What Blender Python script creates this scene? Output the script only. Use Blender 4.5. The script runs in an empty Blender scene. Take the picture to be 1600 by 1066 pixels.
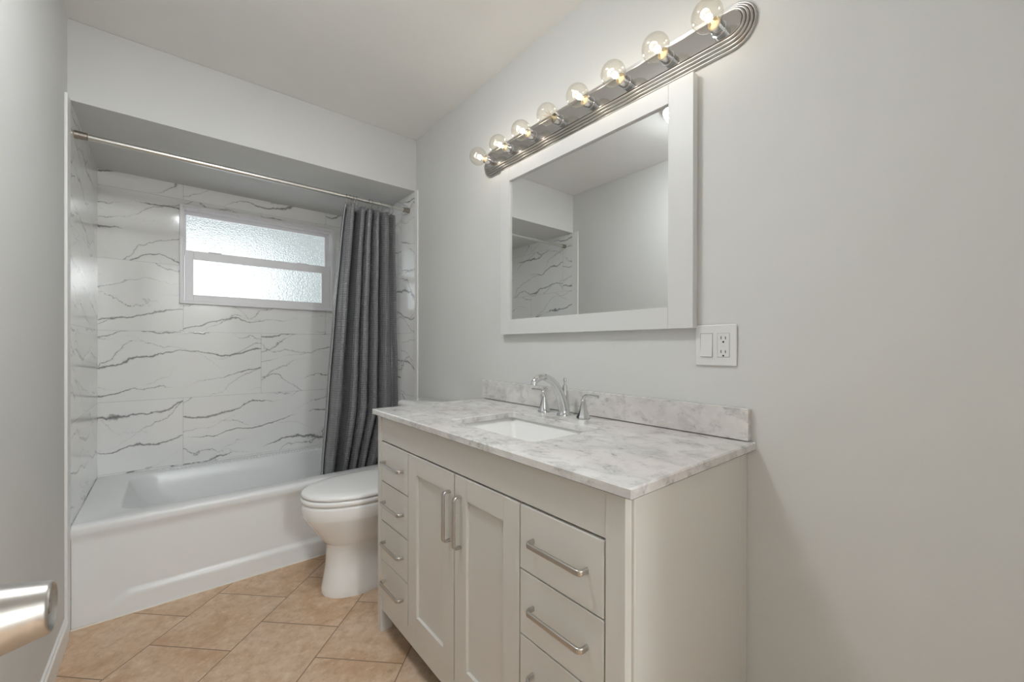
import bpy, bmesh, math, random
from mathutils import Vector, Matrix
random.seed(4)
PI = math.pi
scene = bpy.context.scene
C = scene.collection

# ------------------------------------------------------------------ camera
CAM_H = 1.1515
F_PX = 643.2328
cam_d = bpy.data.cameras.new('camera')
cam = bpy.data.objects.new('camera', cam_d)
C.objects.link(cam)
cam_d.sensor_width = 36.0
cam_d.lens = F_PX / 1600 * 36.0
cam_d.shift_y = 10.28 / 1600
cam_d.clip_start = 0.01
_fw = Vector((0.64001988, 0.76835568, -0.00202688))
_rt = Vector((0.76835826, -0.64001627, 0.00218267))
_up = Vector((-0.00037984, 0.00295432, 0.99999556))
cam.matrix_world = Matrix((
    (_rt.x, _up.x, -_fw.x, 0.0),
    (_rt.y, _up.y, -_fw.y, 0.0),
    (_rt.z, _up.z, -_fw.z, CAM_H),
    (0, 0, 0, 1)))
scene.camera = cam

# ------------------------------------------------------------------ colour management
vs = scene.view_settings
vs.view_transform = 'Standard'
vs.look = 'None'
vs.gamma = 1.0
vs.use_curve_mapping = False
vs.exposure = 0.12

# ------------------------------------------------------------------ world (overcast daylight)
WORLD_STRENGTH = 2.0
CEILING_LAMP = 52
BULB_EMIT = 54
HALL_FILL = 72  # emission of the added fill globe in the hall
wd = bpy.data.worlds.new('daylight')
scene.world = wd
wd.use_nodes = True
_n = wd.node_tree.nodes
_n.clear()
_o = _n.new('ShaderNodeOutputWorld')
_b = _n.new('ShaderNodeBackground')
_b.inputs['Strength'].default_value = WORLD_STRENGTH
_b.inputs['Color'].default_value = (0.82, 0.93, 1.05, 1)
wd.node_tree.links.new(_b.outputs[0], _o.inputs[0])

scene.cycles.max_bounces = 10
scene.cycles.diffuse_bounces = 6
scene.cycles.transparent_max_bounces = 12
scene.cycles.sample_clamp_indirect = 6.0
scene.cycles.caustics_refractive = True
scene.cycles.blur_glossy = 0.5

# ------------------------------------------------------------------ room measures
L, R = -0.3136, 1.2104          # left and right wall faces
T, B = 2.4103, 3.2338           # front of the tub recess, back wall face
ZC, ZS, ZT = 2.4654, 2.1401, 0.4198   # ceiling, recess ceiling, tub rim
NEAR = -0.42                    # wall behind the camera (doorway)
TL = L + 0.008                  # tile faces on the side walls of the recess
TR = R - 0.008

# ------------------------------------------------------------------ material helpers
def new_mat(name):
    m = bpy.data.materials.new(name)
    m.use_nodes = True
    nt = m.node_tree
    b = nt.nodes['Principled BSDF']
    return m, nt, b


class NT:
    """small helper for wiring shader nodes"""
    def __init__(self, nt):
        self.nt = nt

    def n(self, kind, **kw):
        nd = self.nt.nodes.new(kind)
        for k, v in kw.items():
            setattr(nd, k, v)
        return nd

    def set(self, sock, v):
        if hasattr(v, 'links') or isinstance(v, bpy.types.NodeSocket):
            self.nt.links.new(v, sock)
        else:
            sock.default_value = v

    def math(self, op, a, b=0.0, c=None, clamp=False):
        nd = self.n('ShaderNodeMath', operation=op, use_clamp=clamp)
        self.set(nd.inputs[0], a)
        self.set(nd.inputs[1], b)
        if c is not None:
            self.set(nd.inputs[2], c)
        return nd.outputs[0]

    def comb(self, x, y, z=0.0):
        nd = self.n('ShaderNodeCombineXYZ')
        self.set(nd.inputs[0], x)
        self.set(nd.inputs[1], y)
        self.set(nd.inputs[2], z)
        return nd.outputs[0]

    def noise(self, vec, scale=5.0, detail=4.0, rough=0.5, dist=0.0):
        nd = self.n('ShaderNodeTexNoise')
        self.set(nd.inputs['Vector'], vec)
        nd.inputs['Scale'].default_value = scale
        nd.inputs['Detail'].default_value = detail
        nd.inputs['Roughness'].default_value = rough
        nd.inputs['Distortion'].default_value = dist
        return nd.outputs['Fac']

    def remap(self, v, a, b, c, d, smooth=False):
        nd = self.n('ShaderNodeMapRange')
        nd.interpolation_type = 'SMOOTHSTEP' if smooth else 'LINEAR'
        nd.clamp = True
        self.set(nd.inputs['Value'], v)
        for k, x in zip(('From Min', 'From Max', 'To Min', 'To Max'), (a, b, c, d)):
            self.set(nd.inputs[k], x)
        return nd.outputs[0]

    def mix(self, f, a, b):
        nd = self.n('ShaderNodeMix', data_type='RGBA')
        self.set(nd.inputs[0], f)
        for s, v in ((nd.inputs[6], a), (nd.inputs[7], b)):
            if isinstance(v, tuple) and len(v) == 3:
                v = v + (1.0,)
            self.set(s, v)
        return nd.outputs[2]

    def bump(self, h, strength=0.2, dist=0.01):
        nd = self.n('ShaderNodeBump')
        self.set(nd.inputs['Height'], h)
        nd.inputs['Strength'].default_value = strength
        nd.inputs['Distance'].default_value = dist
        return nd.outputs[0]


def simple(name, col, rough=0.5, metal=0.0, spec=0.5, coat=0.0, bump=None):
    m, nt, b = new_mat(name)
    h = NT(nt)
    co = h.n('ShaderNodeTexCoord').outputs['Object']
    v = h.noise(co, 6.0, 2.0)
    c2 = tuple(min(1, x * 1.02) for x in col)
    c1 = tuple(x * 0.98 for x in col)
    h.set(b.inputs['Base Color'], h.mix(v, c1, c2))
    b.inputs['Roughness'].default_value = rough
    b.inputs['Metallic'].default_value = metal
    b.inputs['Specular IOR Level'].default_value = spec
    b.inputs['Coat Weight'].default_value = coat
    if bump:
        h.set(b.inputs['Normal'], h.bump(h.noise(co, bump[0], 3.0), bump[1], bump[2]))
    return m


M = {}
M['wall'] = simple('wall_paint', (0.68, 0.682, 0.668), 0.62, spec=0.35, bump=(160, 0.04, 0.002))
M['ceiling'] = simple('ceiling_paint', (0.87, 0.87, 0.86), 0.8, spec=0.2, bump=(120, 0.05, 0.002))
M['trim'] = simple('white_trim_paint', (0.85, 0.845, 0.83), 0.35)
M['vinyl'] = simple('white_vinyl', (0.86, 0.85, 0.87), 0.35)
M['enamel'] = simple('white_enamel', (0.82, 0.83, 0.835), 0.26)
M['porcelain'] = simple('white_porcelain', (0.90, 0.897, 0.888), 0.08, coat=0.3)
M['sink'] = simple('sink_porcelain', (0.88, 0.877, 0.865), 0.1, coat=0.3)
M['seat'] = simple('toilet_seat_plastic', (0.90, 0.897, 0.89), 0.18)
M['cabinet'] = simple('warm_grey_cabinet_paint', (0.685, 0.665, 0.622), 0.38)
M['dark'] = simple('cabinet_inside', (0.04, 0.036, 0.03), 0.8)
M['chrome'] = simple('chrome', (0.72, 0.73, 0.74), 0.07, metal=1.0)
M['nickel'] = simple('brushed_nickel', (0.56, 0.54, 0.515), 0.30, metal=1.0)
M['darknickel'] = simple('aged_nickel', (0.36, 0.32, 0.28), 0.35, metal=1.0)
M['rod'] = simple('satin_nickel_tube', (0.70, 0.69, 0.66), 0.28, metal=1.0)
M['mirrorframe'] = simple('white_mirror_frame_paint', (0.70, 0.70, 0.695), 0.4)
M['plastic'] = simple('white_switch_plastic', (0.76, 0.76, 0.76), 0.3)
M['slot'] = simple('dark_slot', (0.02, 0.02, 0.02), 0.7)
M['ceramic'] = simple('cream_socket_liner', (0.80, 0.69, 0.48), 0.5)
M['door'] = simple('white_door_paint', (0.70, 0.70, 0.69), 0.4)
M['caulk'] = simple('white_caulk', (0.80, 0.77, 0.71), 0.6)
M['pane_shade'] = simple('pane_shade_grey', (0.33, 0.34, 0.33), 0.9)  # dark grey of the slabs added outside to dim the panes

m, nt, b = new_mat('mirror_silver')
b.inputs['Base Color'].default_value = (0.86, 0.87, 0.865, 1)
b.inputs['Metallic'].default_value = 1.0
b.inputs['Roughness'].default_value = 0.015
M['mirror'] = m

m, nt, b = new_mat('polished_plate')
b.inputs['Base Color'].default_value = (0.56, 0.55, 0.54, 1)
b.inputs['Metallic'].default_value = 1.0
b.inputs['Roughness'].default_value = 0.10
M['plate'] = m


def glow(name, col, strength):
    m, nt, b = new_mat(name)
    b.inputs['Base Color'].default_value = (*col, 1)
    b.inputs['Emission Color'].default_value = (*col, 1)
    b.inputs['Emission Strength'].default_value = strength
    return m


M['filament'] = glow('lit_filament', (1.0, 0.90, 0.77), BULB_EMIT)
M['filament_off'] = simple('unlit_filament_support', (0.75, 0.60, 0.38), 0.3)
M['lamp_dome'] = glow('lit_opal_dome', (0.94, 0.98, 1.0), CEILING_LAMP)

# clear bulb glass: thin shell, mostly lets light straight through
m, nt, b = new_mat('clear_bulb_glass')
nt.nodes.remove(b)
h = NT(nt)
tr = h.n('ShaderNodeBsdfTransparent')
tr.inputs[0].default_value = (0.97, 0.95, 0.91, 1)
gl = h.n('ShaderNodeBsdfGlossy')
gl.inputs['Roughness'].default_value = 0.03
lw = h.n('ShaderNodeLayerWeight')
lw.inputs['Blend'].default_value = 0.28
mx = h.n('ShaderNodeMixShader')
h.set(mx.inputs[0], h.math('MULTIPLY', lw.outputs['Facing'], 0.55))
nt.links.new(tr.outputs[0], mx.inputs[1])
nt.links.new(gl.outputs[0], mx.inputs[2])
nt.links.new(mx.outputs[0], nt.nodes['Material Output'].inputs[0])
M['bulb'] = m

# frosted, hammered window glass
m, nt, b = new_mat('frosted_glass')
h = NT(nt)
co = h.n('ShaderNodeTexCoord').outputs['Object']
b.inputs['Base Color'].default_value = (0.96, 0.93, 0.86, 1)
b.inputs['Transmission Weight'].default_value = 1.0
b.inputs['Roughness'].default_value = 0.10
b.inputs['IOR'].default_value = 1.45
h.set(b.inputs['Normal'], h.bump(h.noise(co, 125.0, 2.0, 0.6), 0.7, 0.006))
M['frost'] = m

# marble look wall tile, running bond (uv in metres)
m, nt, b = new_mat('marble_look_wall_tile')
h = NT(nt)
uv = h.n('ShaderNodeUVMap').outputs[0]
sp = h.n('ShaderNodeSeparateXYZ')
h.set(sp.inputs[0], uv)
u, v = sp.outputs[0], sp.outputs[1]
TH, TW = 0.4055, 0.827
vr = h.math('DIVIDE', h.math('SUBTRACT', v, 0.4280), TH)
row = h.math('FLOOR', vr)
odd = h.math('FLOORED_MODULO', row, 2.0)
uo = h.math('DIVIDE', h.math('SUBTRACT', h.math('SUBTRACT', u, 0.066), h.math('MULTIPLY', odd, TW / 2)), TW)
col = h.math('FLOOR', uo)
fu = h.math('MULTIPLY', h.math('FRACT', uo), TW)
fv = h.math('MULTIPLY', h.math('FRACT', vr), TH)
du = h.math('MINIMUM', fu, h.math('SUBTRACT', TW, fu))
dv = h.math('MINIMUM', fv, h.math('SUBTRACT', TH, fv))
edge = h.math('MINIMUM', du, dv)
grout = h.remap(edge, 0.0006, 0.0018, 1.0, 0.0)
wn = h.n('ShaderNodeTexWhiteNoise', noise_dimensions='3D')
h.set(wn.inputs['Vector'], h.comb(h.math('ADD', h.math('MULTIPLY', col, 1.31), 3.7), h.math('ADD', h.math('MULTIPLY', row, 0.77), 1.3), 0.5))
rs = h.n('ShaderNodeSeparateXYZ')
h.set(rs.inputs[0], wn.outputs['Color'])
# veins run along the tile and climb gently to the right
pu = h.math('ADD', fu, h.math('MULTIPLY', rs.outputs[0], 9.0))
pv = h.math('ADD', fv, h.math('MULTIPLY', rs.outputs[1], 9.0))
flat = h.comb(pu, pv, rs.outputs[2])
wob = h.math('SUBTRACT', h.noise(flat, 3.6, 1.0), 0.5)
fine = h.math('SUBTRACT', h.noise(flat, 17.0, 5.0, 0.65), 0.5)
def vein_set(slope, period, amp, amp2, width, shift, lo, hi, strength):
    q = h.math('SUBTRACT', pv, h.math('MULTIPLY', pu, slope))
    q = h.math('ADD', q, h.math('ADD', h.math('MULTIPLY', wob, amp), h.math('MULTIPLY', fine, amp2)))
    q = h.math('DIVIDE', h.math('ADD', q, shift), period)
    d = h.math('MULTIPLY', h.math('ABSOLUTE', h.math('SUBTRACT', h.math('FRACT', q), 0.5)), period)
    idx = h.math('FLOOR', q)
    mk = h.noise(h.comb(h.math('MULTIPLY', pu, 2.6), h.math('MULTIPLY', idx, 5.3), shift), 1.0, 2.0)
    wd_ = h.remap(mk, lo, hi, 0.0012, width)
    core = h.math('MULTIPLY', h.remap(d, 0.0, wd_, 1.0, 0.0, True), h.remap(mk, lo - 0.05, lo + 0.12, 0.0, strength))
    hl = h.math('MULTIPLY', h.remap(d, 0.0, 0.016, 1.0, 0.0, True), h.remap(mk, lo + 0.05, hi + 0.05, 0.0, 0.20))
    return h.math('MAXIMUM', core, hl)
sA = vein_set(0.13, 0.165, 0.20, 0.050, 0.0105, 0.30, 0.40, 0.64, 1.0)
sB = vein_set(0.50, 0.240, 0.26, 0.065, 0.0052, 1.70, 0.44, 0.70, 0.85)
sC = vein_set(-0.30, 0.260, 0.30, 0.085, 0.0056, 2.90, 0.46, 0.70, 0.85)
tot = h.math('MAXIMUM', h.math('MAXIMUM', sA, sB), sC)
basec = h.mix(h.noise(h.comb(pu, pv, 0.0), 2.2, 2.0), (0.86, 0.863, 0.85), (0.89, 0.89, 0.88))
c = h.mix(tot, basec, (0.25, 0.25, 0.255))
c = h.mix(h.math('MULTIPLY', grout, 0.5), c, (0.40, 0.40, 0.39))
h.set(b.inputs['Base Color'], c)
b.inputs['Roughness'].default_value = 0.09
b.inputs['Specular IOR Level'].default_value = 0.5
h.set(b.inputs['Normal'], h.bump(grout, 0.25, -0.002))
M['walltile'] = m

# tan stone-look floor tile, laid diagonally in running bond
m, nt, b = new_mat('tan_floor_tile')
h = NT(nt)
co = h.n('ShaderNodeTexCoord').outputs['Object']
sp = h.n('ShaderNodeSeparateXYZ')
h.set(sp.inputs[0], co)
S2 = math.sqrt(0.5)
FT = 0.335
ta = h.math('SUBTRACT', h.math('MULTIPLY', h.math('SUBTRACT', sp.outputs[1], sp.outputs[0]), S2), 1.692 * S2)
ta = h.math('MINIMUM', ta, 2 * FT - 0.01)
tb = h.math('SUBTRACT', h.math('MULTIPLY', h.math('ADD', sp.outputs[1], sp.outputs[0]), S2), 2.05 * S2 + FT / 2)
br = h.n('ShaderNodeTexBrick', offset=0.5, offset_frequency=2, squash=1.0)
h.set(br.inputs['Vector'], h.comb(tb, ta, 0.0))
br.inputs['Scale'].default_value = 1.0
br.inputs['Brick Width'].default_value = FT
br.inputs['Row Height'].default_value = FT
br.inputs['Mortar Size'].default_value = 0.0022
br.inputs['Mortar Smooth'].default_value = 0.2
br.inputs['Color1'].default_value = (0, 0, 0, 1)
br.inputs['Color2'].default_value = (1, 1, 1, 1)
br.inputs['Mortar'].default_value = (0.5, 0.5, 0.5, 1)
rnd = br.outputs['Color']
rv = h.n('ShaderNodeSeparateXYZ')
h.set(rv.inputs[0], rnd)
base = h.mix(rv.outputs[0], (0.62, 0.415, 0.26), (0.63, 0.455, 0.325))
sh = h.comb(h.math('ADD', tb, h.math('MULTIPLY', rv.outputs[0], 3.0)), h.math('ADD', ta, h.math('MULTIPLY', rv.outputs[0], 5.0)), 0.0)
n1 = h.noise(sh, 10.0, 8.0, 0.68, 0.5)
n2 = h.noise(sh, 26.0, 8.0, 0.74, 0.2)
n3 = h.noise(sh, 5.0, 4.0, 0.6, 0.5)
base = h.mix(h.remap(n1, 0.42, 0.62, 0.0, 0.75), base, (0.70, 0.53, 0.385))
base = h.mix(h.remap(n3, 0.48, 0.66, 0.0, 0.75), base, (0.50, 0.30, 0.165))
base = h.mix(h.remap(n2, 0.50, 0.70, 0.0, 0.75), base, (0.40, 0.255, 0.15))
base = h.mix(h.remap(n2, 0.32, 0.45, 0.65, 0.0), base, (0.78, 0.64, 0.49))
base = h.mix(br.outputs['Fac'], base, (0.22, 0.15, 0.10))
h.set(b.inputs['Base Color'], base)
b.inputs['Roughness'].default_value = 0.42
hh = h.math('SUBTRACT', h.math('MULTIPLY', n2, 0.35), br.outputs['Fac'])
h.set(b.inputs['Normal'], h.bump(hh, 0.15, 0.003))
M['floor'] = m

# pale marble counter
m, nt, b = new_mat('pale_marble')
h = NT(nt)
co = h.n('ShaderNodeTexCoord').outputs['Object']
sp = h.n('ShaderNodeSeparateXYZ')
h.set(sp.inputs[0], co)
st = h.comb(h.math('MULTIPLY', sp.outputs[0], 1.35), h.math('MULTIPLY', sp.outputs[1], 0.95), h.math('MULTIPLY', sp.outputs[2], 1.35))
a1 = h.noise(st, 6.0, 6.0, 0.62, 0.5)
a2 = h.noise(st, 15.0, 8.0, 0.66, 0.5)
a3 = h.noise(st, 48.0, 6.0, 0.7, 0.3)
a4 = h.noise(st, 3.4, 2.0, 0.5)
c = h.mix(h.remap(a1, 0.38, 0.62, 0.0, 1.0), (0.78, 0.77, 0.745), (0.64, 0.625, 0.61))
c = h.mix(h.remap(a4, 0.48, 0.68, 0.0, 0.55), c, (0.70, 0.63, 0.61))
c = h.mix(h.remap(a2, 0.48, 0.70, 0.0, 0.70), c, (0.42, 0.405, 0.397))
spk = h.math('MULTIPLY', h.remap(a3, 0.54, 0.66, 0.0, 0.8), h.remap(a2, 0.46, 0.62, 0.0, 1.0))
c = h.mix(spk, c, (0.24, 0.235, 0.235))
c = h.mix(h.remap(a3, 0.28, 0.44, 0.65, 0.0), c, (0.80, 0.79, 0.775))
h.set(b.inputs['Base Color'], c)
b.inputs['Roughness'].default_value = 0.13
M['marble'] = m

# grey waffle-weave curtain (uv in metres)
m, nt, b = new_mat('grey_waffle_curtain')
h = NT(nt)
uv = h.n('ShaderNodeUVMap').outputs[0]
sp = h.n('ShaderNodeSeparateXYZ')
h.set(sp.inputs[0], uv)
WV = 0.0135
su = h.math('SINE', h.math('MULTIPLY', sp.outputs[0], 2 * PI / WV))
sv = h.math('SINE', h.math('MULTIPLY', sp.outputs[1], 2 * PI / WV))
waf = h.math('MULTIPLY', h.math('ADD', su, 1.0), h.math('ADD', sv, 1.0))
waf = h.math('MULTIPLY', waf, 0.25)
wr = h.noise(h.comb(h.math('MULTIPLY', sp.outputs[0], 1.0), h.math('MULTIPLY', sp.outputs[1], 5.0)), 6.0, 5.0, 0.6)
c = h.mix(waf, (0.14, 0.142, 0.151), (0.25, 0.252, 0.267))
h.set(b.inputs['Base Color'], c)
b.inputs['Roughness'].default_value = 0.34
b.inputs['Specular IOR Level'].default_value = 1.0
b.inputs['Sheen Weight'].default_value = 0.15
h.set(b.inputs['Normal'], h.bump(h.math('ADD', waf, h.math('MULTIPLY', wr, 2.0)), 0.55, 0.005))
M['curtain'] = m

# ------------------------------------------------------------------ mesh helpers
def finish(bm, sharp=40):
    bmesh.ops.recalc_face_normals(bm, faces=bm.faces[:])


def obj(name, bm, mat, parent=None, sharp=35, recalc=True):
    if recalc:
        bmesh.ops.recalc_face_normals(bm, faces=bm.faces[:])
    if parent is not None:
        p = parent
        off = Vector(p.location)
        while p.parent is not None:
            p = p.parent
            off = off + Vector(p.location)
        bm.transform(Matrix.Translation(-off))
    me = bpy.data.meshes.new(name)
    bm.to_mesh(me)
    bm.free()
    for p in me.polygons:
        p.use_smooth = True
    me.set_sharp_from_angle(angle=math.radians(sharp))
    me.materials.append(mat)
    o = bpy.data.objects.new(name, me)
    C.objects.link(o)
    if parent is not None:
        o.parent = parent
    if sharp <= 45 and recalc:
        wn_ = o.modifiers.new('face_weighted_shading', 'WEIGHTED_NORMAL')
        wn_.keep_sharp = True
        wn_.weight = 90
    return o


def thing(name, label, cat, loc, group=None):
    o = bpy.data.objects.new(name, None)
    C.objects.link(o)
    o.empty_display_size = 0.05
    o.location = loc
    return tag(o, label, cat, group)


def tag(o, label, cat, group=None):
    o['label'] = label
    o['category'] = cat
    if group:
        o['group'] = group
    return o


def struct(name, bm, mat, **kw):
    o = obj(name, bm, mat, **kw)
    o['kind'] = 'structure'
    return o


def box(bm, x0, x1, y0, y1, z0, z1, bev=0.0, seg=2):
    t = bmesh.new()
    bmesh.ops.create_cube(t, size=1.0)
    for v_ in t.verts:
        v_.co = Vector(((x0 + x1) / 2 + v_.co.x * (x1 - x0), (y0 + y1) / 2 + v_.co.y * (y1 - y0), (z0 + z1) / 2 + v_.co.z * (z1 - z0)))
    if bev > 0:
        bmesh.ops.bevel(t, geom=t.edges[:], offset=bev, segments=seg, profile=0.5, affect='EDGES')
    join(bm, t)
    return bm


def join(bm, t):
    me = bpy.data.meshes.new('tmp')
    t.to_mesh(me)
    t.free()
    bm.from_mesh(me)
    bpy.data.meshes.remove(me)


def B_(*a, **k):
    return box(bmesh.new(), *a, **k)


def loft(bm, loops, cap0=True, cap1=True, closed=True):
    vs_ = [[bm.verts.new(p) for p in lp] for lp in loops]
    n = len(vs_[0])
    rng = range(n) if closed else range(n - 1)
    for i in range(len(vs_) - 1):
        for j in rng:
            k = (j + 1) % n
            bm.faces.new((vs_[i][j], vs_[i][k], vs_[i + 1][k], vs_[i + 1][j]))
    if cap0:
        bm.faces.new(vs_[0][::-1])
    if cap1:
        bm.faces.new(vs_[-1])
    return bm


def lathe(bm, prof, axis='z', center=(0, 0, 0), n=32, cap0=True, cap1=True):
    """prof: list of (distance along axis, radius)"""
    c = Vector(center)
    loops = []
    for t, r in prof:
        lp = []
        for i in range(n):
            a = 2 * PI * i / n
            p, q = max(r, 1e-5) * math.cos(a), max(r, 1e-5) * math.sin(a)
            if axis == 'z':
                lp.append(c + Vector((p, q, t)))
            elif axis == 'x':
                lp.append(c + Vector((t, p, q)))
            else:
                lp.append(c + Vector((p, t, q)))
        loops.append(lp)
    return loft(bm, loops, cap0, cap1)


def smooth_path(pts, sub=6):
    """Catmull-Rom through pts"""
    P = [Vector(p) for p in pts]
    out = []
    for i in range(len(P) - 1):
        p0 = P[max(i - 1, 0)]
        p1, p2 = P[i], P[i + 1]
        p3 = P[min(i + 2, len(P) - 1)]
        for k in range(sub):
            t = k / sub
            out.append(0.5 * ((2 * p1) + (-p0 + p2) * t + (2 * p0 - 5 * p1 + 4 * p2 - p3) * t * t + (-p0 + 3 * p1 - 3 * p2 + p3) * t ** 3))
    out.append(P[-1])
    return out


def lerp_list(vals, n):
    out = []
    for i in range(n):
        t = i / (n - 1) * (len(vals) - 1)
        k = min(int(t), len(vals) - 2)
        f = t - k
        out.append(vals[k] * (1 - f) + vals[k + 1] * f)
    return out


def sweep(bm, path, radii, n=12, closed=False, up=Vector((0, 0, 1)), aspect=1.0):
    """tube along path; radii scalar or list; aspect scales the section along the second axis"""
    m_ = len(path)
    if not isinstance(radii, (list, tuple)):
        radii = [radii] * m_
    loops = []
    prev = None
    for i, p in enumerate(path):
        a = path[(i - 1) % m_] if closed else path[max(i - 1, 0)]
        c_ = path[(i + 1) % m_] if closed else path[min(i + 1, m_ - 1)]
        t = (Vector(c_) - Vector(a)).normalized()
        if prev is None:
            s = t.cross(up)
            if s.length < 1e-4:
                s = t.cross(Vector((1, 0, 0)))
            s.normalize()
        else:
            s = prev - t * prev.dot(t)
            s.normalize()
        prev = s
        w = t.cross(s)
        loops.append([Vector(p) + s * (radii[i] * math.cos(2 * PI * k / n)) + w * (radii[i] * aspect * math.sin(2 * PI * k / n)) for k in range(n)])
    if closed:
        loops.append(loops[0])
        vs_ = [[bm.verts.new(q) for q in lp] for lp in loops[:-1]]
        for i in range(m_):
            for j in range(n):
                k = (j + 1) % n
                bm.faces.new((vs_[i][j], vs_[i][k], vs_[(i + 1) % m_][k], vs_[(i + 1) % m_][j]))
        return bm
    return loft(bm, loops)


def rrect(x0, x1, y0, y1, r, k=6):
    pts = []
    for cx, cy, a0 in ((x1 - r, y1 - r, 0), (x0 + r, y1 - r, PI / 2), (x0 + r, y0 + r, PI), (x1 - r, y0 + r, 1.5 * PI)):
        for i in range(k + 1):
            a = a0 + PI / 2 * i / k
            pts.append((cx + r * math.cos(a), cy + r * math.sin(a)))
    return pts


def uv_planar(o, fu_, fv_):
    """write uv in metres from the vertex position"""
    me = o.data
    lay = me.uv_layers.new(name='UVMap')
    for lp in me.loops:
        p = me.vertices[lp.vertex_index].co
        lay.data[lp.index].uv = (fu_(p), fv_(p))


def copy_tree(o, parent=None):
    c_ = o.copy()
    C.objects.link(c_)
    c_.parent = parent
    for ch in list(o.children):
        copy_tree(ch, c_)
    return c_


# ------------------------------------------------------------------ room shell
WT = 0.12
HY, HX0, HX1 = -2.9, -1.0, 1.35      # added unseen hallway outside the doorway, houses the fill lamp
struct('floor', B_(HX0 - WT, HX1 + WT, HY - WT, B + WT, -0.1, 0.0), M['floor'])
struct('ceiling', B_(HX0 - WT, HX1 + WT, HY - WT, B + WT, ZC, ZC + 0.1), M['ceiling'])
struct('wall_hall_left', B_(HX0 - WT, HX0, HY, NEAR, 0, ZC), M['wall'])
struct('wall_hall_right', B_(HX1, HX1 + WT, HY, NEAR, 0, ZC), M['wall'])
struct('wall_hall_end', B_(HX0 - WT, HX1 + WT, HY - WT, HY, 0, ZC), M['wall'])
struct('wall_left', B_(L - WT, L, NEAR, T, 0, ZC), M['wall'])
struct('wall_right', B_(R, R + WT, NEAR, T, 0, ZC), M['wall'])
struct('wall_soffit', B_(L, R, T, B, ZS, ZC - 0.001), M['wall'])
# wall behind the camera with the open doorway
DX0, DX1, DZ = -0.150, 0.66, 2.20
bm = bmesh.new()
box(bm, HX0, DX0, NEAR - WT, NEAR, 0, ZC)
box(bm, DX1, HX1, NEAR - WT, NEAR, 0, ZC)
box(bm, DX0, DX1, NEAR - WT, NEAR, DZ, ZC)
struct('wall_front', bm, M['wall'])

o = struct('wall_tiled_left', B_(L - WT, TL, T, B, 0, ZS), M['walltile'])
uv_planar(o, lambda p: 3.0 - p.y, lambda p: p.z)
o = struct('wall_tiled_right', B_(TR, R + WT, T, B, 0, ZS), M['walltile'])
uv_planar(o, lambda p: p.y + 0.35, lambda p: p.z)
# back wall with the window opening
WX0, WX1, WZ0, WZ1 = 0.0484, 0.9431, 1.4115, 2.0179
bm = bmesh.new()
e = 0.008
box(bm, L - WT, WX0 + e, B, B + WT, 0, ZC)
box(bm, WX1 - e, R + WT, B, B + WT, 0, ZC)
box(bm, WX0 + e, WX1 - e, B, B + WT, 0, WZ0 + e)
box(bm, WX0 + e, WX1 - e, B, B + WT, WZ1 - e, ZC)
o = struct('wall_back', bm, M['walltile'])
uv_planar(o, lambda p: p.x, lambda p: p.z)

# white edge strips where tile meets paint
struct('trim_1', B_(L - 0.001, L + 0.009, T - 0.062, T + 0.004, ZT - 0.41, ZS + 0.002, bev=0.003), M['trim'])
struct('trim_2', B_(R - 0.009, R + 0.001, T - 0.032, T + 0.004, 0.0, ZS + 0.002, bev=0.003), M['trim'])

# baseboards
def baseboard(name, x0, sx, y0, y1, hgt=0.086):
    prof = [(0, 0), (0.013, 0), (0.013, hgt - 0.022), (0.011, hgt - 0.014), (0.007, hgt - 0.010), (0.006, hgt - 0.002), (0.003, hgt), (0, hgt)]
    lo = [[Vector((x0 + sx * a, y, z)) for a, z in prof] for y in (y0, y1)]
    return struct(name, loft(bmesh.new(), lo), M['trim'], sharp=25)


baseboard('baseboard_left', L, 1, NEAR, T - 0.062)
baseboard('baseboard_right', R, -1, NEAR, 0.44)

# ------------------------------------------------------------------ window
def ring(bm, x0, x1, z0, z1, X0, X1, Z0, Z1, y0, y1, bev=0.002):
    """rectangular frame: outer x0..x1,z0..z1, inner X0..X1,Z0..Z1"""
    box(bm, x0, X0, y0, y1, z0, z1, bev)
    box(bm, X1, x1, y0, y1, z0, z1, bev)
    box(bm, X0, X1, y0, y1, z0, Z0, bev)
    box(bm, X0, X1, y0, y1, Z1, z1, bev)
    return bm


win = bpy.data.objects.new('window_1', None)
C.objects.link(win)
win.location = (0.5, B, WZ0)
win['kind'] = 'structure'
bm = bmesh.new()
ring(bm, WX0, WX1, WZ0, WZ1, WX0 + 0.016, WX1 - 0.016, WZ0 + 0.016, WZ1 - 0.016, B - 0.030, B + 0.07)
ring(bm, WX0 + 0.014, WX1 - 0.014, WZ0 + 0.014, WZ1 - 0.014, WX0 + 0.024, WX1 - 0.024, WZ0 + 0.022, WZ1 - 0.030, B - 0.016, B + 0.07)
obj('window_frame', bm, M['vinyl'], win)
bm = bmesh.new()
ring(bm, 0.070, 0.922, 1.715, 1.992, 0.081, 0.893, 1.7335, 1.966, B + 0.024, B + 0.046, 0.0015)
up_s = obj('sash', bm, M['vinyl'], win)
obj('pane', B_(0.078, 0.896, B + 0.033, B + 0.038, 1.729, 1.969), M['frost'], up_s)
bm = bmesh.new()
ring(bm, 0.074, 0.918, 1.430, 1.741, 0.1155, 0.862, 1.470, 1.689, B - 0.012, B + 0.014, 0.002)
box(bm, 0.19, 0.26, B - 0.017, B + 0.012, 1.738, 1.745, 0.002)
box(bm, 0.70, 0.77, B - 0.017, B + 0.012, 1.738, 1.745, 0.002)
lo_s = obj('sash', bm, M['vinyl'], win)
obj('pane', B_(0.110, 0.867, B - 0.002, B + 0.003, 1.464, 1.694), M['frost'], lo_s)

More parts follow.
